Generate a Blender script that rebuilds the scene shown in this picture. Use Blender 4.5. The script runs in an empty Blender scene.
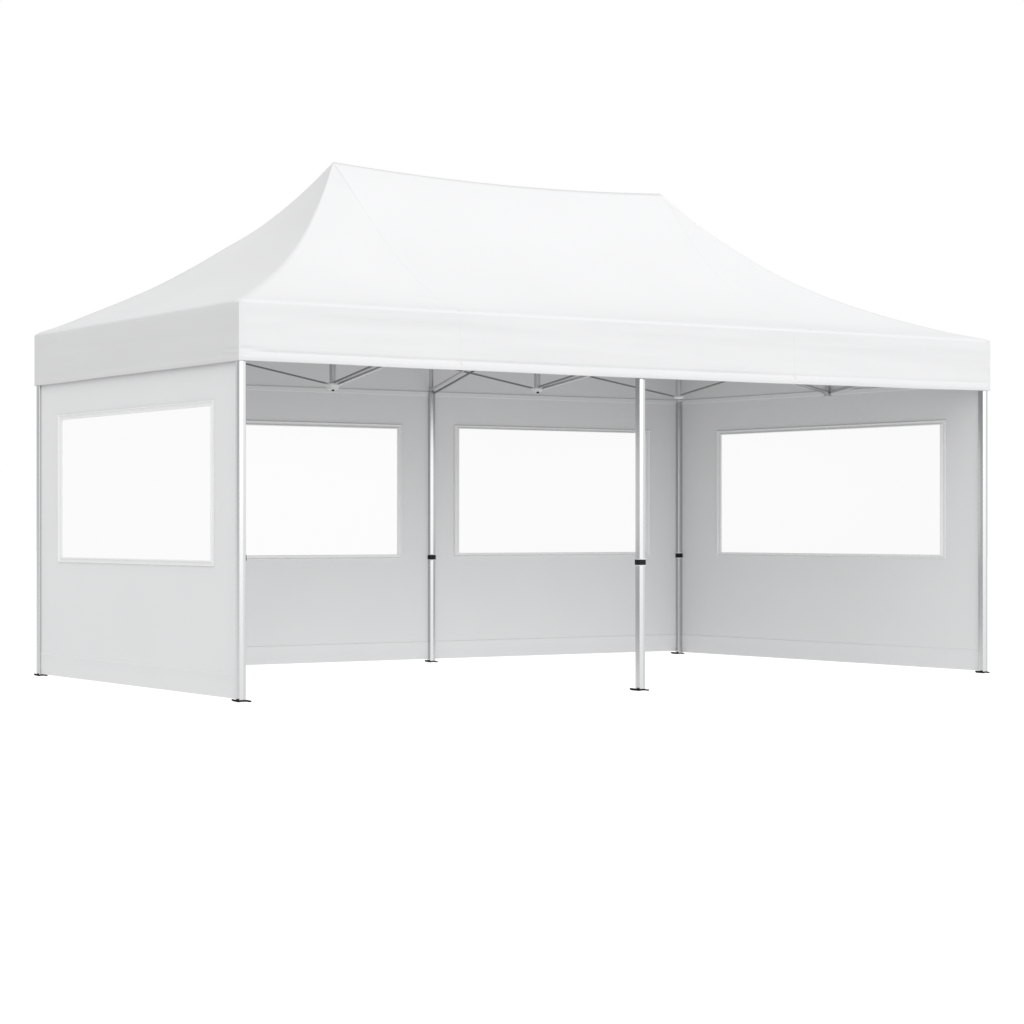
import bpy, bmesh, math
from mathutils import Vector, noise

C = bpy.data.collections.new("tent_scene")
scene = bpy.context.scene
scene.collection.children.link(C)

# ------------------------------------------------------------------ materials
def new_mat(name):
    m = bpy.data.materials.new(name); m.use_nodes = True
    nt = m.node_tree; nt.nodes.clear()
    out = nt.nodes.new('ShaderNodeOutputMaterial')
    return m, nt, out

def fabric(name, col, rough=0.75, bump=0.25, transl=0.05, under=None):
    m, nt, out = new_mat(name)
    N = nt.nodes.new; L = nt.links.new
    tc = N('ShaderNodeTexCoord')
    n1 = N('ShaderNodeTexNoise'); n1.inputs['Scale'].default_value = 1.6; n1.inputs['Detail'].default_value = 4
    L(tc.outputs['Object'], n1.inputs['Vector'])
    mp = N('ShaderNodeMapRange')
    mp.inputs['To Min'].default_value = 0.975; mp.inputs['To Max'].default_value = 1.02
    L(n1.outputs['Fac'], mp.inputs['Value'])
    mix = N('ShaderNodeVectorMath'); mix.operation = 'SCALE'
    mix.inputs[0].default_value = col
    if under:                                   # inner face coloured darker to deepen the shade inside the tent
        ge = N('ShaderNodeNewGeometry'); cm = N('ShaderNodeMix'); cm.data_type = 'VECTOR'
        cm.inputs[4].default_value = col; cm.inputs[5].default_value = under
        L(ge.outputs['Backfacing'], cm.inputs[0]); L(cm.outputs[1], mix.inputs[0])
    L(mp.outputs['Result'], mix.inputs['Scale'])
    p = N('ShaderNodeBsdfPrincipled')
    p.inputs['Roughness'].default_value = rough
    p.inputs['Specular IOR Level'].default_value = 0.15
    L(mix.outputs['Vector'], p.inputs['Base Color'])
    # broad soft tension ripples and a fine weave, as relief
    n2 = N('ShaderNodeTexNoise'); n2.inputs['Scale'].default_value = 2.6; n2.inputs['Detail'].default_value = 3
    L(tc.outputs['Object'], n2.inputs['Vector'])
    n3 = N('ShaderNodeTexNoise'); n3.inputs['Scale'].default_value = 420; n3.inputs['Detail'].default_value = 2
    L(tc.outputs['Object'], n3.inputs['Vector'])
    b1 = N('ShaderNodeBump'); b1.inputs['Strength'].default_value = bump; b1.inputs['Distance'].default_value = 0.02
    L(n2.outputs['Fac'], b1.inputs['Height'])
    b2 = N('ShaderNodeBump'); b2.inputs['Strength'].default_value = 0.12; b2.inputs['Distance'].default_value = 0.001
    L(n3.outputs['Fac'], b2.inputs['Height']); L(b1.outputs['Normal'], b2.inputs['Normal'])
    L(b2.outputs['Normal'], p.inputs['Normal'])
    if transl:
        t = N('ShaderNodeBsdfTranslucent'); L(mix.outputs['Vector'], t.inputs['Color'])
        ms = N('ShaderNodeMixShader'); ms.inputs['Fac'].default_value = transl
        L(p.outputs[0], ms.inputs[1]); L(t.outputs[0], ms.inputs[2]); L(ms.outputs[0], out.inputs['Surface'])
    else:
        L(p.outputs[0], out.inputs['Surface'])
    return m

def principled(name, col, rough, metal=0.0, spec=0.5, grain=None):
    m, nt, out = new_mat(name)
    N = nt.nodes.new; L = nt.links.new
    p = N('ShaderNodeBsdfPrincipled')
    p.inputs['Base Color'].default_value = (*col, 1)
    p.inputs['Metallic'].default_value = metal
    p.inputs['Specular IOR Level'].default_value = spec
    p.inputs['Roughness'].default_value = rough
    if grain:                                   # drawn-aluminium streaks along z
        tc = N('ShaderNodeTexCoord'); mp = N('ShaderNodeMapping'); mp.inputs['Scale'].default_value = grain
        L(tc.outputs['Object'], mp.inputs['Vector'])
        n = N('ShaderNodeTexNoise'); n.inputs['Scale'].default_value = 1; n.inputs['Detail'].default_value = 5
        L(mp.outputs['Vector'], n.inputs['Vector'])
        r = N('ShaderNodeMapRange'); r.inputs['To Min'].default_value = rough - .03; r.inputs['To Max'].default_value = rough + .04
        L(n.outputs['Fac'], r.inputs['Value']); L(r.outputs['Result'], p.inputs['Roughness'])
    L(p.outputs[0], out.inputs['Surface'])
    return m

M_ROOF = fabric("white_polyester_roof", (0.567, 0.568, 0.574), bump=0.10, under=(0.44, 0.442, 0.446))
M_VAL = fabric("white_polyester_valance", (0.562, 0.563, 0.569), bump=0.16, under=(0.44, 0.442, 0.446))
M_WALL = fabric("white_polyester_wall", (0.598, 0.600, 0.606), bump=0.07, transl=0.0)
M_TRIM = fabric("white_welt_trim", (0.66, 0.662, 0.665), bump=0.0, transl=0.0)
M_ALU = principled("drawn_aluminium", (0.55, 0.553, 0.558), 0.22, 1.0, grain=(60, 60, 1.2))
M_BAR = principled("grey_truss_metal", (0.60, 0.605, 0.61), 0.34, 1.0, grain=(30, 30, 30))
M_DBAR = principled("dark_truss_metal", (0.30, 0.302, 0.305), 0.40, 1.0, grain=(30, 30, 30))
M_BLACK = principled("black_plastic", (0.006, 0.006, 0.007), 0.5, 0.0, 0.2)
M_FOOT = principled("black_steel_plate", (0.004, 0.004, 0.004), 0.7, 0.0, 0.08)
M_WPL = principled("white_plastic", (0.55, 0.55, 0.555), 0.4)

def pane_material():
    # milky vinyl film; the light behind it is put in as emission
    m, nt, out = new_mat("glowing_milky_vinyl")
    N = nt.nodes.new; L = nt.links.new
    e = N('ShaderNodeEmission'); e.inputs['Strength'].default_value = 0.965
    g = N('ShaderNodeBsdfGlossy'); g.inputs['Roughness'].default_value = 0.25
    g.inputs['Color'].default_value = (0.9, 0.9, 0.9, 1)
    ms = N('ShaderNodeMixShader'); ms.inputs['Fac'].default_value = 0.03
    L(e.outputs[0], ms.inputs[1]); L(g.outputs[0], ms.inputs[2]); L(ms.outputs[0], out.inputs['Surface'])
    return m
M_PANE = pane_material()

def ground_material():
    # white floor made to glow: takes no shadows, lights the tent from below
    m, nt, out = new_mat("glowing_white_floor")
    N = nt.nodes.new; L = nt.links.new
    e = N('ShaderNodeEmission'); e.inputs['Strength'].default_value = FLOOR_GLOW
    L(e.outputs[0], out.inputs['Surface'])
    return m
FLOOR_GLOW = 1.14
M_GROUND = ground_material()

# ------------------------------------------------------------------ helpers
def obj(name, bm, mats, parent=None, smooth=False, merge=0):
    if merge: bmesh.ops.remove_doubles(bm, verts=bm.verts, dist=merge)
    me = bpy.data.meshes.new(name); bm.to_mesh(me); bm.free()
    o = bpy.data.objects.new(name, me); C.objects.link(o)
    for m in (mats if isinstance(mats, (list, tuple)) else [mats]): me.materials.append(m)
    if smooth:
        for p in me.polygons: p.use_smooth = True
    if parent: o.parent = parent
    return o

def quad(bm, a, b, c, d, mi=0):
    f = bm.faces.new([bm.verts.new(v) for v in (a, b, c, d)]); f.material_index = mi
    return f

def prism(bm, loop, z0, z1, mi=0):
    """vertical prism from a plan loop (list of (x, y))"""
    lo = [bm.verts.new((x, y, z0)) for x, y in loop]; hi = [bm.verts.new((x, y, z1)) for x, y in loop]
    n = len(loop)
    for i in range(n):
        bm.faces.new((lo[i], lo[(i+1) % n], hi[(i+1) % n], hi[i])).material_index = mi
    bm.faces.new(hi).material_index = mi
    bm.faces.new(lo[::-1]).material_index = mi

def rsquare(cx, cy, s, r, rot=0.0, seg=4):
    out = []
    h = s/2 - r
    for k, (sx, sy) in enumerate(((1, 1), (-1, 1), (-1, -1), (1, -1))):
        for j in range(seg+1):
            a = math.pi/2*(k + j/seg)
            x, y = sx*h + r*math.cos(a), sy*h + r*math.sin(a)
            out.append((cx + x*math.cos(rot) - y*math.sin(rot), cy + x*math.sin(rot) + y*math.cos(rot)))
    return out

def grooved(cx, cy, s, rot=0.0):
    """square tube profile with rounded corners and a shallow channel in each face"""
    h, r, g, d = s/2, .007, .006, .0025
    side = []
    for j in range(4): 
        a = math.pi/2*(j/3) - math.pi/2
        side.append((h - r + r*math.cos(a), -h + r + r*math.sin(a)))
    side += [(h, -g), (h-d, -g+.001), (h-d, g-.001), (h, g)]
    out = []
    for k in range(4):
        c, sn = math.cos(math.pi/2*k), math.sin(math.pi/2*k)
        for x, y in side:
            X, Y = c*x - sn*y, sn*x + c*y
            out.append((cx + X*math.cos(rot) - Y*math.sin(rot), cy + X*math.sin(rot) + Y*math.cos(rot)))
    return out

def bar(bm, a, b, w=.026, h=.014, mi=0, bev=.003):
    a, b = Vector(a), Vector(b); t = (b-a).normalized()
    s = t.cross(Vector((0, 0, 1))).normalized(); u = s.cross(t)
    prof = [(-w/2+bev, -h/2), (w/2-bev, -h/2), (w/2, -h/2+bev), (w/2, h/2-bev), (w/2-bev, h/2), (-w/2+bev, h/2), (-w/2, h/2-bev), (-w/2, -h/2+bev)]
    A = [bm.verts.new(a + u*x + s*y) for x, y in prof]; B = [bm.verts.new(b + u*x + s*y) for x, y in prof]
    n = len(prof)
    for i in range(n): bm.faces.new((A[i], A[(i+1) % n], B[(i+1) % n], B[i])).material_index = mi
    bm.faces.new(A[::-1]).material_index = mi; bm.faces.new(B).material_index = mi

def pchip(xs, ys):
    n = len(xs); h = [xs[i+1]-xs[i] for i in range(n-1)]; d = [(ys[i+1]-ys[i])/h[i] for i in range(n-1)]
    m = [d[0]] + [0 if d[i-1]*d[i] <= 0 else 2*d[i-1]*d[i]/(d[i-1]+d[i]) for i in range(1, n-1)] + [d[-1]]
    def f(x):
        x = min(max(x, xs[0]), xs[-1])
        i = max(k for k in range(n-1) if xs[k] <= x)
        t = (x-xs[i])/h[i]
        return ((2*t**3-3*t*t+1)*ys[i] + (t**3-2*t*t+t)*h[i]*m[i] + (-2*t**3+3*t*t)*ys[i+1] + (t**3-t*t)*h[i]*m[i+1])
    return f

# ------------------------------------------------------------------ the tent
LEG = dict(A=(-0.024, 0.075), B=(2.956, -0.012), C=(6.069, -0.059), D=(0.050, 2.935), E=(3.446, 3.017), F=(5.951, 3.034))
POST = dict(LEG, A=(-.020, .079), C=(6.068, -.055), D=(.055, 2.931), B=(2.992, 0.028), F=(5.938, 3.020), E=(3.444, 3.012))
FLOOR_Z = -.025
FOOT_Z = dict(A=FLOOR_Z, B=-0.054, C=FLOOR_Z, D=FLOOR_Z, E=FLOOR_Z, F=FLOOR_Z)
Z_EAVE, Z_HEM = 2.360, 1.997
OUT = 0.030

tent = bpy.data.objects.new("canopy_tent", None); C.objects.link(tent)
tent.location = (3.0, 1.5, -.025)
tent['label'] = "large white pop-up canopy tent with peaked roof and windowed side walls standing on white ground"
tent['category'] = "tent"
OFF = Vector((3.0, 1.5, -.025))
def part(name, bm, mats, parent=None, **k):
    """a part of the tent (or a sub-part of a part); meshes are written in world metres and stored about the tent's base"""
    bmesh.ops.translate(bm, verts=bm.verts, vec=-OFF)
    return obj(name, bm, mats, parent or tent, **k)

# --- roof -------------------------------------------------------------------
def V2(k, sx, sy): return (LEG[k][0] + sx*OUT, LEG[k][1] + sy*OUT)
cA, cC, cD, cF = V2('A', -1, -1), (LEG['C'][0] + OUT + .010, LEG['C'][1] - OUT), V2('D', -1, 1), V2('F', 1, 1)
def lerp2(a, b, t): return (a[0]+(b[0]-a[0])*t, a[1]+(b[1]-a[1])*t)
PL, PR = (1.558, 1.495, 3.492), (4.458, 1.536, 3.480)
sFL, sFR = lerp2(cA, cC, .2590), lerp2(cA, cC, .728)
sBL, sBR = lerp2(cD, cF, .2590), lerp2(cD, cF, .728)
fA = pchip([0, .064, .214, .371, .534, .671, .794, .903, 1], [0, .028, .115, .219, .357, .497, .658, .822, 1])
fD = pchip([0, .09, .18, .404, .529, .662, .739, .801, .867, .933, 1], [0, .050, .111, .270, .381, .517, .597, .675, .770, .878, 1])
fC = pchip([0, .126, .286, .449, .614, .782, .894, 1], [0, .055, .148, .263, .414, .632, .806, 1])
fSL = pchip([0, .07, .186, .398, .609, .819, .902, 1], [0, .025, .098, .279, .507, .773, .880, 1])
fSR = pchip([0, .2, .30, .396, .6, .764, .898, 1], [0, .068, .130, .203, .406, .622, .85, 1])
def ray3(c, pk, f): return lambda t: Vector((c[0]+(pk[0]-c[0])*t, c[1]+(pk[1]-c[1])*t, Z_EAVE + (pk[2]-Z_EAVE)*f(t)))
spokes = [ray3(cA, PL, fA), ray3(sFL, PL, fSL), ray3(sFR, PR, fSR), ray3(cC, PR, fC),
          ray3(cF, PR, fC), ray3(sBR, PR, fSR), ray3(sBL, PL, fSL), ray3(cD, PL, fD)]
SEG = [24, 40, 24, 36, 24, 40, 24, 36]
NT = 56
def ring(t):
    pts = []
    for k in range(8):
        a, b = spokes[k](t), spokes[(k+1) % 8](t); n = SEG[k]
        for j in range(n):
            s = j/n; p = a.lerp(b, s)
            e = 4*s*(1-s)
            if k in (1, 5): p.z -= .046*e*t**1.6                       # ridge sag between the two peaks
            if k in (0, 2, 4, 6): p.z -= .012*e*math.sin(math.pi*t)
            if k in (3, 7): p.z -= .020*e*math.sin(math.pi*t)
            # gentle uneven tension in the cloth
            w = math.sin(math.pi*min(1, t*1.02))
            p.z += .006*w*noise.noise(Vector((p.x*.9, p.y*1.1, 3.1)))
            pts.append(p)
    return pts
# outward directions of the eave loop, for the rolled edge and the valance
eave = ring(0)
NE = len(eave)
def plan_normals(loop):
    out = []
    n = len(loop)
    for i in range(n):
        a, b = loop[i-1], loop[(i+1) % n]
        t = Vector((b.x-a.x, b.y-a.y, 0)).normalized()
        out.append(Vector((t.y, -t.x, 0)))
    return out
en = plan_normals(eave)
corner_idx = [0, sum(SEG[:3]), sum(SEG[:4]), sum(SEG[:7])]
R_EDGE = .012
def eave_ring(inset, z):
    out = []
    for i, p in enumerate(eave):
        k = 1.0 if i not in corner_idx else 1.42
        q = p - en[i]*inset*k
        if i in corner_idx: q -= en[i]*.003
        out.append(Vector((q.x, q.y, z)))
    return out
RO = .018
rings = [eave_ring(RO*(1 - math.cos(math.radians(a))), Z_EAVE - RO + RO*math.sin(math.radians(a))) for a in (0, 11, 22, 33, 44, 54)]
for k in range(1, NT+1):
    t = (k/NT)
    t = .012 + .988*t if k > 1 else .021
    rings.append(ring(min(1, t)))
def lean(x): return .0055 - .0024*x
for r in rings:
    for p in r: p.z += lean(p.x)*min(1, max(0, (2.9 - p.z)/.4))
bm = bmesh.new()
VR = [[bm.verts.new(p) for p in r] for r in rings]
for a in range(len(VR)-1):
    for i in range(NE):
        j = (i+1) % NE
        bm.faces.new((VR[a][i], VR[a][j], VR[a+1][j], VR[a+1][i]))
bmesh.ops.remove_doubles(bm, verts=bm.verts, dist=.0012)
bmesh.ops.dissolve_degenerate(bm, edges=bm.edges, dist=.0002)
bmesh.ops.recalc_face_normals(bm, faces=bm.faces)
for e in bm.edges:
    if all(v.co.z - lean(v.co.x) < Z_EAVE - .012 for v in e.verts) and abs(e.verts[0].co.z - e.verts[1].co.z) > .003:
        if any((e.verts[0].co.xy - eave[i].xy).length < .012 for i in corner_idx): e.smooth = False
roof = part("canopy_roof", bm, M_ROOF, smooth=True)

def seam_strip(spoke, side, w=.0045, h=.0007, t0=.012, t1=.985, n=70):
    bm = bmesh.new(); prev = None
    for k in range(n+1):
        t = t0 + (t1-t0)*k/n
        p = spoke(t); tg = (spoke(min(1, t+.01)) - spoke(max(0, t-.01))).normalized()
        s = Vector((1, 0, 0)); u = s.cross(tg); u = u if u.z > 0 else -u
        p = p + u*(.006*0)
        row = [bm.verts.new(p - s*w - u*.001), bm.verts.new(p - s*w*.5 + u*h), bm.verts.new(p + s*w*.5 + u*h), bm.verts.new(p + s*w - u*.001)]
        if prev:
            for i in range(3): bm.faces.new((prev[i], prev[i+1], row[i+1], row[i]))
        prev = row
    for f in bm.faces:
        f.normal_update()
        if f.normal.z < 0: f.normal_flip()
    return bm
for sp in (spokes[1], spokes[2]):
    part("seam", seam_strip(lambda t, sp=sp: sp(t) + Vector((0, 0, lean(sp(t).x)*min(1, max(0, (2.9 - sp(t).z)/.4)) + .006*math.sin(math.pi*min(1, t*1.02))*noise.noise(Vector((sp(t).x*.9, sp(t).y*1.1, 3.1))))), 1),
         M_ROOF, roof, smooth=True)

# --- valance ----------------------------------------------------------------
zs = [Z_EAVE - RO]
NV = 70
for k in range(1, NV+1): zs.append(Z_EAVE - RO + (Z_HEM - Z_EAVE + RO)*k/NV)
# finer loop: resample every eave segment
loop = []
for i in range(NE):
    a, b = rings[0][i], rings[0][(i+1) % NE]; m = 3
    for j in range(m): loop.append((a.lerp(b, j/m), en[i].lerp(en[(i+1) % NE], j/m).normalized(), 3*i + j))
cpts = [eave[i] for i in corner_idx]
def val_off(p, z, side):
    h = z - Z_HEM                      # height over the bottom edge
    top = Z_EAVE - z
    fade = min(1, max(0, (top-RO)/.07))
    dc = min((Vector((p.x-c.x, p.y-c.y, 0))).length for c in cpts)
    cf = min(1, dc/.05)
    o = .0
    s = p.x if side == 'f' else p.y + 20
    # hem: folded cloth band that kicks out a little along the bottom
    o += .0040*math.exp(-((h-.020)/.018)**2)
    if side == 'f':
        g = min(1, max(0, (6.0 - p.x)/2.5))*.75 + .25
        k = min(1, max(0, (.050 - h)/.050))
        o += g*(.0085*k**.5 - .0042*math.exp(-((h-.057)/.008)**2))*(.85 + .5*noise.noise(Vector((s*.8, 0, 4.4))))
    # lazy horizontal ripples of cloth pulled between the legs
    o += .0065*noise.noise(Vector((s*.55, z*7.5, 1.7))) + .0030*noise.noise(Vector((s*1.3, z*15, 5.2)))
    o += .0045*noise.noise(Vector((s*2.2, z*1.5, 9.4)))*min(1, h/.1)
    # pinched crease near the corners
    e = math.exp(-((Vector((p.x - cA[0], p.y - cA[1], 0))).length/.11)**2)
    o += .006*e*math.exp(-((h-.056)/.008)**2) - .006*e*math.exp(-((h-.074)/.010)**2) - .003*e*math.exp(-((h-.036)/.008)**2)
    return o*fade*cf
bm = bmesh.new(); cols = []
for p, n, idx in loop:
    p.z = 0
    side = 'f' if (idx < 3*corner_idx[1] or 3*corner_idx[2] <= idx < 3*corner_idx[3]) else 's'
    sag = -.009*max(0, 1 - ((p.x - 3.2)/3.0)**2) if side == 'f' else 0
    sag += .0030*noise.noise(Vector((p.x*1.6, p.y*1.6, 7.7)))
    cols.append([bm.verts.new(Vector((p.x, p.y, z + lean(p.x) + sag*max(0, (2.2 - z)/.2))) + n*val_off(p, z, side)) for z in zs])
for i in range(len(cols)):
    a, b = cols[i], cols[(i+1) % len(cols)]
    for k in range(NV):
        bm.faces.new((a[k+1], b[k+1], b[k], a[k]))
        if loop[i][2] in [3*c for c in corner_idx]: bm.edges.get((a[k], a[k+1])).smooth = False
# turned-in bottom hem
bot = [bm.verts.new(c[-1].co - n*.006 + Vector((0, 0, .0005))) for c, (p, n, _) in zip(cols, loop)]
inn = [bm.verts.new(c[-1].co - n*.007 + Vector((0, 0, .040))) for c, (p, n, _) in zip(cols, loop)]
L_ = len(cols)
for i in range(L_):
    j = (i+1) % L_
    bm.faces.new((bot[i], bot[j], cols[j][-1], cols[i][-1])); bm.faces.new((inn[i], inn[j], bot[j], bot[i]))
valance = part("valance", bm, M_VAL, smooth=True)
def vseam(tt):
    x, y = lerp2(cA, cC, tt); p = Vector((x, y, 0)); n = Vector((cC[1]-cA[1], -(cC[0]-cA[0]), 0)).normalized()
    s = Vector((-n.y, n.x, 0)); bm = bmesh.new(); prev = None
    for z in zs:
        q = Vector((x, y, z + lean(x))) + n*val_off(p, z, 'f')
        row = [bm.verts.new(q - s*.005 - n*.001), bm.verts.new(q - s*.0025 + n*.0004), bm.verts.new(q + s*.0025 + n*.0004), bm.verts.new(q + s*.005 - n*.001)]
        if prev:
            for i in range(3): bm.faces.new((prev[i], prev[i+1], row[i+1], row[i]))
        prev = row
    for f in bm.faces:
        f.normal_update()
        if f.normal.dot(n) < 0: f.normal_flip()
    return bm
for tt in (.2590, .7025): part("seam", vseam(tt), M_VAL, valance, smooth=True)

# --- legs --------------------------------------------------------------------
SZ = .048
TOPZ = dict(A=2.30, B=2.30, C=2.30, D=2.30, E=2.066, F=2.066)
def extrusion(cx, cy, s):
    '''square aluminium extrusion with rounded corners; every face is very slightly ridged along its middle'''
    h, r, b = s/2, .006, .0030
    side = [(h - r + r*math.sin(math.radians(a)), -h + r - r*math.cos(math.radians(a))) for a in (0, 20, 45, 70, 90)]
    side += [(h + b*.94, -.0014), (h + b*.94, .0014)]
    out = []
    for k in range(4):
        c, sn = math.cos(math.pi/2*k), math.sin(math.pi/2*k)
        out += [(cx + c*x - sn*y, cy + sn*x + c*y) for x, y in side]
    return out
def make_leg(k, plate, collar):
    x, y = POST[k]; fz = FOOT_Z[k]
    bm = bmesh.new()
    prism(bm, extrusion(x, y, SZ), fz + .010, TOPZ[k])
    leg = part("leg", bm, M_ALU)
    # dark steel foot plate with one edge bent up
    sx, sy, ox, oy, rot = plate
    bm = bmesh.new()
    c, s = math.cos(rot), math.sin(rot)
    def P(u, v, z): return (x + ox + u*c - v*s, y + oy + u*s + v*c, z + fz)
    us = [-sx/2 - .006, -sx/2 + .002, -sx/2 + .012, -.2*sx, .15*sx, .34*sx, sx/2]; zz = [.011, .006, .0035, .006, .0065, .003, .0025]
    top = [[bm.verts.new(P(u, v, z + .007)) for v in (-sy/2, sy/2)] for u, z in zip(us, zz)]
    lo = [[bm.verts.new(P(u, v, max(.001, z - .003))) for v in (-sy/2, sy/2)] for u, z in zip(us, zz)]
    n = len(us)
    for i in range(n-1):
        bm.faces.new((top[i][0], top[i+1][0], top[i+1][1], top[i][1])); bm.faces.new((lo[i][1], lo[i+1][1], lo[i+1][0], lo[i][0]))
        for e in (0, 1):
            f = (lo[i][e], lo[i+1][e], top[i+1][e], top[i][e]); bm.faces.new(f if e == 0 else f[::-1])
    for i in (0, n-1): bm.faces.new((lo[i][0], top[i][0], top[i][1], lo[i][1]))
    bmesh.ops.recalc_face_normals(bm, faces=bm.faces)
    part("foot_plate", bm, M_FOOT, leg)
    z = .786
    if collar == 'full':
        bm = bmesh.new()
        prism(bm, rsquare(x, y, SZ + .0085, .010, seg=3), z - .018, z + .018, 0)
        prism(bm, rsquare(x, y, SZ + .0085, .010, seg=3), z + .018, z + .024, 1)
        prism(bm, rsquare(x, y, SZ + .0085, .010, seg=3), z - .024, z - .018, 1)
        # push-button on two faces
        for nx, ny in ((-1, 0), (0, -1)):
            prism(bm, rsquare(x + nx*.0250, y + ny*.0250, .012, .003), z - .008, z + .008, 0)
        part("collar", bm, [M_BLACK, M_WPL], leg)
    elif collar == 'button':
        bm = bmesh.new()
        prism(bm, rsquare(x + SZ/2 + .004, y - .006, .012, .003), .815, .850, 0)
        part("locking_button", bm, M_BLACK, leg)
    return leg
make_leg('A', (.094, .075, .006, -.004, -.22), 'button')
make_leg('B', (.094, .075, -.004, .000, -.06), 'full')
make_leg('C', (.075, .060, -.002, .000, .05), None)
make_leg('D', (.075, .060, .002, -.004, -.15), None)
make_leg('E', (.075, .060, .004, .000, -.10), 'full')
make_leg('F', (.085, .060, -.012, .000, -.05), 'full')

# --- side walls ----------------------------------------------------------------
def wall(k0, k1, out_n, pane, zp, frame, zf, e0, e1, zband=2.062, ztop=2.30, z0=.004):
    """cloth panel between two legs with a framed window; u runs along the wall in metres from leg k0"""
    a, b = Vector((*LEG[k0], 0)), Vector((*LEG[k1], 0)); t = (b-a).normalized(); L = (b-a).length
    n = Vector((t.y, -t.x, 0))
    if n.dot(Vector(out_n)) < 0: n = -n
    TH = .0012
    def P(u, z, d=0): return a + t*u + n*d + Vector((0, 0, z))
    u0, u1 = e0, L - e1
    nu, nz = 60, 44
    def us(x0, x1, m): return [x0 + (x1-x0)*i/m for i in range(m+1)]
    U = us(u0, pane[0], 6)[:-1] + us(pane[0], pane[1], 36)[:-1] + us(pane[1], u1, 6)
    Z = us(z0, zp[0], 16)[:-1] + us(zp[0], zp[1], 18)[:-1] + us(zp[1], ztop, 8)
    seed = a.x*3.1 + a.y*1.7
    def billow(u, z):
        # slack cloth: a few millimetres of bow, none along window, legs and top
        fx = math.sin(math.pi*min(1, max(0, (u-u0)/(u1-u0)))); fz = min(1, max(0, (ztop - z)/.3))
        return .010*fx*fz*(z < 2)*(.4 + noise.noise(Vector((u*.7 + seed, z*.9, .3)))) * min(1, max(0, (zf[0] - .04 - z)/.25))
    bm = bmesh.new()
    for d in (-TH, TH):
        G = {}
        for i, u in enumerate(U):
            for j, z in enumerate(Z): G[i, j] = bm.verts.new(P(u, z, d + billow(u, z)))
        for i in range(len(U)-1):
            for j in range(len(Z)-1):
                um, zm = (U[i]+U[i+1])/2, (Z[j]+Z[j+1])/2
                if pane[0] < um < pane[1] and zp[0] < zm < zp[1]: continue
                f = (G[i, j], G[i+1, j], G[i+1, j+1], G[i, j+1])
                bm.faces.new(f if d < 0 else f[::-1])
    w = part("side_wall", bm, M_WALL, smooth=True)
    # bottom hem: doubled cloth with a stitched upper edge
    bm = bmesh.new(); m = 50
    zh = .131
    for sgn in (-1, 1):
        prev = None
        for i in range(m+1):
            u = u0 + (u1-u0)*i/m
            row = []
            for z, d in ((zh + .008, TH - .0004), (zh + .005, TH + .0022), (zh - .002, TH + .0030), (zh - .007, TH + .0016), (.06, TH + .0026), (z0 - .002, TH + .0022)):
                row.append(bm.verts.new(P(u, z, sgn*d + billow(u, z))))
            if prev:
                for q in range(5):
                    f = (prev[q], prev[q+1], row[q+1], row[q]); bm.faces.new(f if sgn < 0 else f[::-1])
            prev = row
    part("bottom_hem", bm, M_WALL, w, smooth=True)
    # top hem band that hangs on the frame
    bm = bmesh.new()
    for sgn in (-1, 1):
        for (za, zb, d) in ((zband - .034, zband + .003, .006),):
            pr_ = [(za, TH - .0004), (za + .004, d), (zb - .006, d + .002), (zb, d - .002), (zb + .001, TH - .0004)]
            for i in range(20):
                ua, ub = u0 + (u1-u0)*i/20, u0 + (u1-u0)*(i+1)/20
                for q in range(4):
                    (z_a, d_a), (z_b, d_b) = pr_[q], pr_[q+1]
                    quad(bm, P(ua, z_a, sgn*d_a), P(ub, z_a, sgn*d_a), P(ub, z_b, sgn*d_b), P(ua, z_b, sgn*d_b))
    bmesh.ops.remove_doubles(bm, verts=bm.verts, dist=.0003)
    bmesh.ops.recalc_face_normals(bm, faces=bm.faces)
    part("top_hem", bm, M_WALL, w)
    # window frame: welted band with a ridge at the outer and inner edge
    bm = bmesh.new()
    ox0, ox1, oz0, oz1 = frame[0], frame[1], zf[0], zf[1]
    ix0, ix1, iz0, iz1 = pane[0] - .0005, pane[1] + .0005, zp[0] - .0005, zp[1] + .0005
    prof = [(-.012, -.004), (0, .0075), (.13, .0100), (.22, .0075), (.34, .0028), (.60, .0028), (.74, .0075), (.86, .0100), (1, .0080), (1, -.001)]
    for sgn in (-1, 1):
        R = []
        for s, d in prof:
            x0, x1 = ox0 + (ix0-ox0)*s, ox1 + (ix1-ox1)*s; y0, y1 = oz0 + (iz0-oz0)*s, oz1 + (iz1-oz1)*s
            R.append([(x0, y0, d), (x1, y0, d), (x1, y1, d), (x0, y1, d)])
        for q in range(len(R)-1):
            for c in range(4):
                e = (c+1) % 4
                quad(bm, *[P(p[0], p[1], sgn*p[2]) for p in (R[q][c], R[q][e], R[q+1][e], R[q+1][c])])
    bmesh.ops.remove_doubles(bm, verts=bm.verts, dist=.0002)
    bmesh.ops.recalc_face_normals(bm, faces=bm.faces)
    part("window_frame", bm, M_TRIM, w)
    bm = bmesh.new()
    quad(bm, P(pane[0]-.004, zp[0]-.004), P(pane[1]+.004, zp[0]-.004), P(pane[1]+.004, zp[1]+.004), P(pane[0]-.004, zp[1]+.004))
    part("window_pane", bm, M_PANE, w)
    return w

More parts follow.
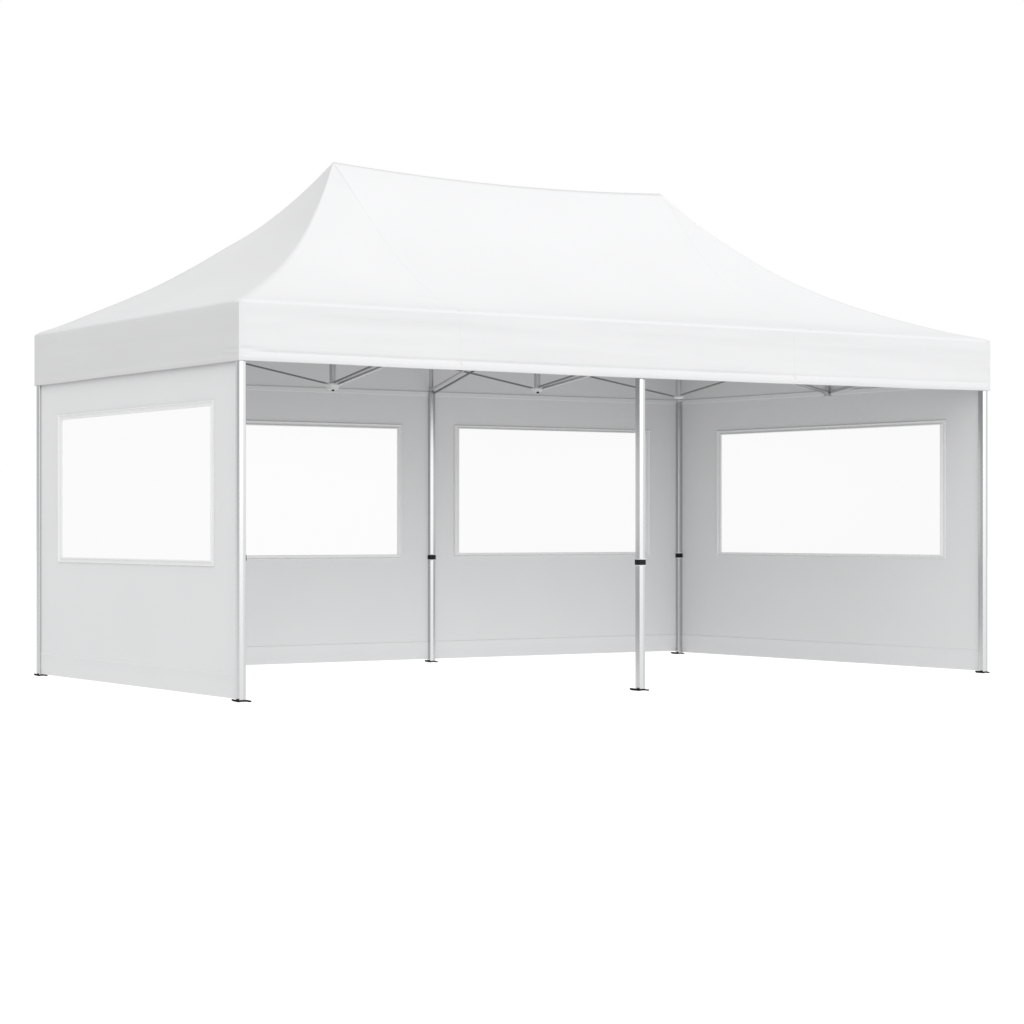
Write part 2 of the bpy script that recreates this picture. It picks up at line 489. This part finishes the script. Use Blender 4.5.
wall('D', 'A', (-1, 0, 0), (.373, 2.499), (.811, 1.750), (.313, 2.540), (.776, 1.786), .020, .030, z0=-.007)
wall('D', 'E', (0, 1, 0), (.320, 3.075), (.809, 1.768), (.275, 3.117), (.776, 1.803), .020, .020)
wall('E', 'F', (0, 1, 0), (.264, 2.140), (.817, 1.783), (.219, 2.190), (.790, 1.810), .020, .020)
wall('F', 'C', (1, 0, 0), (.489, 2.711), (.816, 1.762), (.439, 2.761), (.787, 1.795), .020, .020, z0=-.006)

# --- roof frame ------------------------------------------------------------------
HL, HC, HR, RM, LM = Vector((1.556, 1.5, 1.975)), Vector((3.255, 1.45, 1.992)), Vector((4.606, 1.5, 1.972)), Vector((6.000, 1.40, 2.032)), Vector((.035, 1.5, 2.062))
def truss_bar(a, b, mat=None, w=.020, h=.014):
    bm = bmesh.new(); bar(bm, a, b, w=w, h=h); return part("truss_bar", bm, mat or M_BAR)
def mast(p, z1, s=.040):
    bm = bmesh.new(); prism(bm, grooved(p.x, p.y, s), p.z + .012, z1); return part("mast", bm, M_BAR)
def bracket(p, w=.085, hs=1.0):
    """moulded hub: flat top flange, tapered body with a bolt hole boss below"""
    bm = bmesh.new()
    lv = [(p.z + .014, w/2), (p.z + .004, w/2), (p.z + .002, w/2 - .006), (p.z - .026*hs, w/2*.62), (p.z - .028*hs, w/2*.50)]
    prev = None
    for z, h in lv:
        vs = [bm.verts.new((x, y, z)) for x, y in rsquare(p.x, p.y, 2*h, .25*h)]
        if prev:
            for i in range(len(vs)):
                j = (i+1) % len(vs); bm.faces.new((vs[i], vs[j], prev[j], prev[i]))
        else: bm.faces.new(vs)
        prev = vs
    bm.faces.new(prev[::-1])
    b = part("hub_bracket", bm, M_WPL)
    if hs < .3: return b
    bm = bmesh.new()
    prism(bm, [(p.x - .010 + .009*math.cos(a*math.pi/6), p.y - .018 + .009*math.sin(a*math.pi/6)) for a in range(12)], p.z - .028*hs - .010, p.z - .028*hs + .001)
    part("bolt", bm, M_BLACK, b)
    return b
for H, top, bw, hs in ((HL, 3.40, .088, 1), (HR, 3.16, .062, .25), (HC, 2.46, .070, .55)):
    mast(H, top, .036); bracket(H, bw, hs)
up = Vector((0, 0, .016))
for H, bk, fr in ((HL, (1.60, 2.94, 2.24), (1.53, .085, 2.225)), (HC, (LEG['E'][0], 2.96, 2.27), (LEG['B'][0] + .05, .07, 2.13)), (HR, (4.60, 2.96, 2.28), (4.52, .02, 2.19))):
    bk, fr = Vector(bk), Vector(fr)
    truss_bar(H + up + Vector((-.012, .040, -.002)), bk, M_DBAR, w=.012)
    truss_bar(H + up + Vector((-.012, -.040, .004)), fr + Vector((-.012, 0, .01)), M_DBAR, w=.014)
    if H is not HR: truss_bar(H + up + Vector((.022, -.040, -.006)), fr + Vector((.022, 0, -.02)), w=.020)
truss_bar((LEG['E'][0] + .01, 2.985, 2.052), (HC.x + .028, HC.y + .03, 2.385), M_DBAR, w=.014)
truss_bar((LEG['E'][0] - .03, 2.985, 2.075), (HC.x - .028, HC.y + .03, 2.405), w=.012)
mast(RM, 2.335, .032)
bm = bmesh.new()
prism(bm, rsquare(RM.x, RM.y, .048, .008), RM.z - .012, RM.z + .012); part("hub_bracket", bm, M_BAR)
truss_bar(RM + Vector((-.02, .012, .018)), (HR.x + .03, HR.y, 2.315))
truss_bar(RM + Vector((-.02, -.022, .018)), (HR.x + .03, HR.y - .03, 2.335))
truss_bar(RM + Vector((0, -.03, .010)), (LEG['C'][0] - .02, LEG['C'][1] + .06, 2.25))

# leg-head sliders where the trusses meet the rear legs
for k in ('F',):
    bm = bmesh.new(); x, y = POST[k]
    prism(bm, rsquare(x, y - .002, .060, .012, seg=2), 2.048, 2.064); part("slider", bm, M_WPL)

# ------------------------------------------------------------------ the setting
bm = bmesh.new()
def ground_z(x, y):
    bx, by = POST['B']
    return FLOOR_Z - .0295*math.exp(-(((x-bx)**2 + (y-by)**2)/.55**2)**1.5)      # the floor dips a little under the middle front leg
gx = [-60, -30, -12] + [-6 + .4*i for i in range(23)] + [2.97 + d for d in (-.15, -.05, .05, .15)] + [3.2 + .4*i for i in range(24)] + [20, 40, 60]
gy = [-60, -30, -12] + [-5 + .4*i for i in range(12)] + [.026 + d for d in (-.3, -.15, -.05, .05, .15, .3)] + [.5 + .4*i for i in range(16)] + [12, 30, 60, 90]
GV = [[bm.verts.new((x, y, ground_z(x, y))) for y in gy] for x in gx]
for i in range(len(gx)-1):
    for j in range(len(gy)-1): bm.faces.new((GV[i][j], GV[i+1][j], GV[i+1][j+1], GV[i][j+1]))
g = obj("ground", bm, M_GROUND, smooth=True); g['kind'] = 'structure'

# ------------------------------------------------------------------ light: white studio
w = bpy.data.worlds.new("World"); scene.world = w; w.use_nodes = True
nt = w.node_tree; nt.nodes.clear()
N = nt.nodes.new; L = nt.links.new
out = N('ShaderNodeOutputWorld'); bg = N('ShaderNodeBackground'); L(bg.outputs[0], out.inputs['Surface'])
tc = N('ShaderNodeTexCoord')
KEY_A, TOP_A, LEFT_A = 1.30, -.14, -.38
def lobe(direction, lo, hi, amount):
    d = Vector(direction).normalized()
    vm = N('ShaderNodeVectorMath'); vm.operation = 'DOT_PRODUCT'; vm.inputs[1].default_value = d
    L(tc.outputs['Generated'], vm.inputs[0])
    mr = N('ShaderNodeMapRange'); mr.interpolation_type = 'SMOOTHSTEP'
    mr.inputs['From Min'].default_value = lo; mr.inputs['From Max'].default_value = hi
    mr.inputs['To Min'].default_value = 0; mr.inputs['To Max'].default_value = amount
    L(vm.outputs['Value'], mr.inputs['Value'])
    return mr.outputs['Result']
def add(a, b):
    m = N('ShaderNodeMath'); m.operation = 'ADD'
    for i, v in enumerate((a, b)):
        if isinstance(v, (int, float)): m.inputs[i].default_value = v
        else: L(v, m.inputs[i])
    return m.outputs[0]
KEY = lobe((-.2, -.78, .52), .0, .9, KEY_A)     # wide key bank in front of the tent
TOP = lobe((0, -.1, 1), .15, .95, TOP_A)
LEFT = lobe((-1, -.05, .15), .1, .95, LEFT_A)          # dimmed left side of the world, added to darken left-facing surfaces
L(add(add(add(1.0, KEY), TOP), LEFT), bg.inputs['Strength'])
bg.inputs['Color'].default_value = (1, 1, 1, 1)

# ------------------------------------------------------------------ camera
cam = bpy.data.cameras.new("camera"); co = bpy.data.objects.new("camera", cam); C.objects.link(co)
co.location = (-7.33602, -12.16035, 1.00231); co.rotation_euler = (math.pi/2, 0, -0.51174)
cam.sensor_width = 36; cam.lens = 36*2398.788/1024
cam.shift_x = (512 - 175.911)/1024; cam.shift_y = (529.147 - 512)/1024
cam.clip_start = .1; cam.clip_end = 500
scene.camera = co

scene.render.engine = 'CYCLES'
scene.cycles.use_denoising = True
scene.cycles.max_bounces = 12; scene.cycles.diffuse_bounces = 8
scene.view_settings.view_transform = 'Standard'; scene.view_settings.look = 'None'; scene.view_settings.exposure = 0
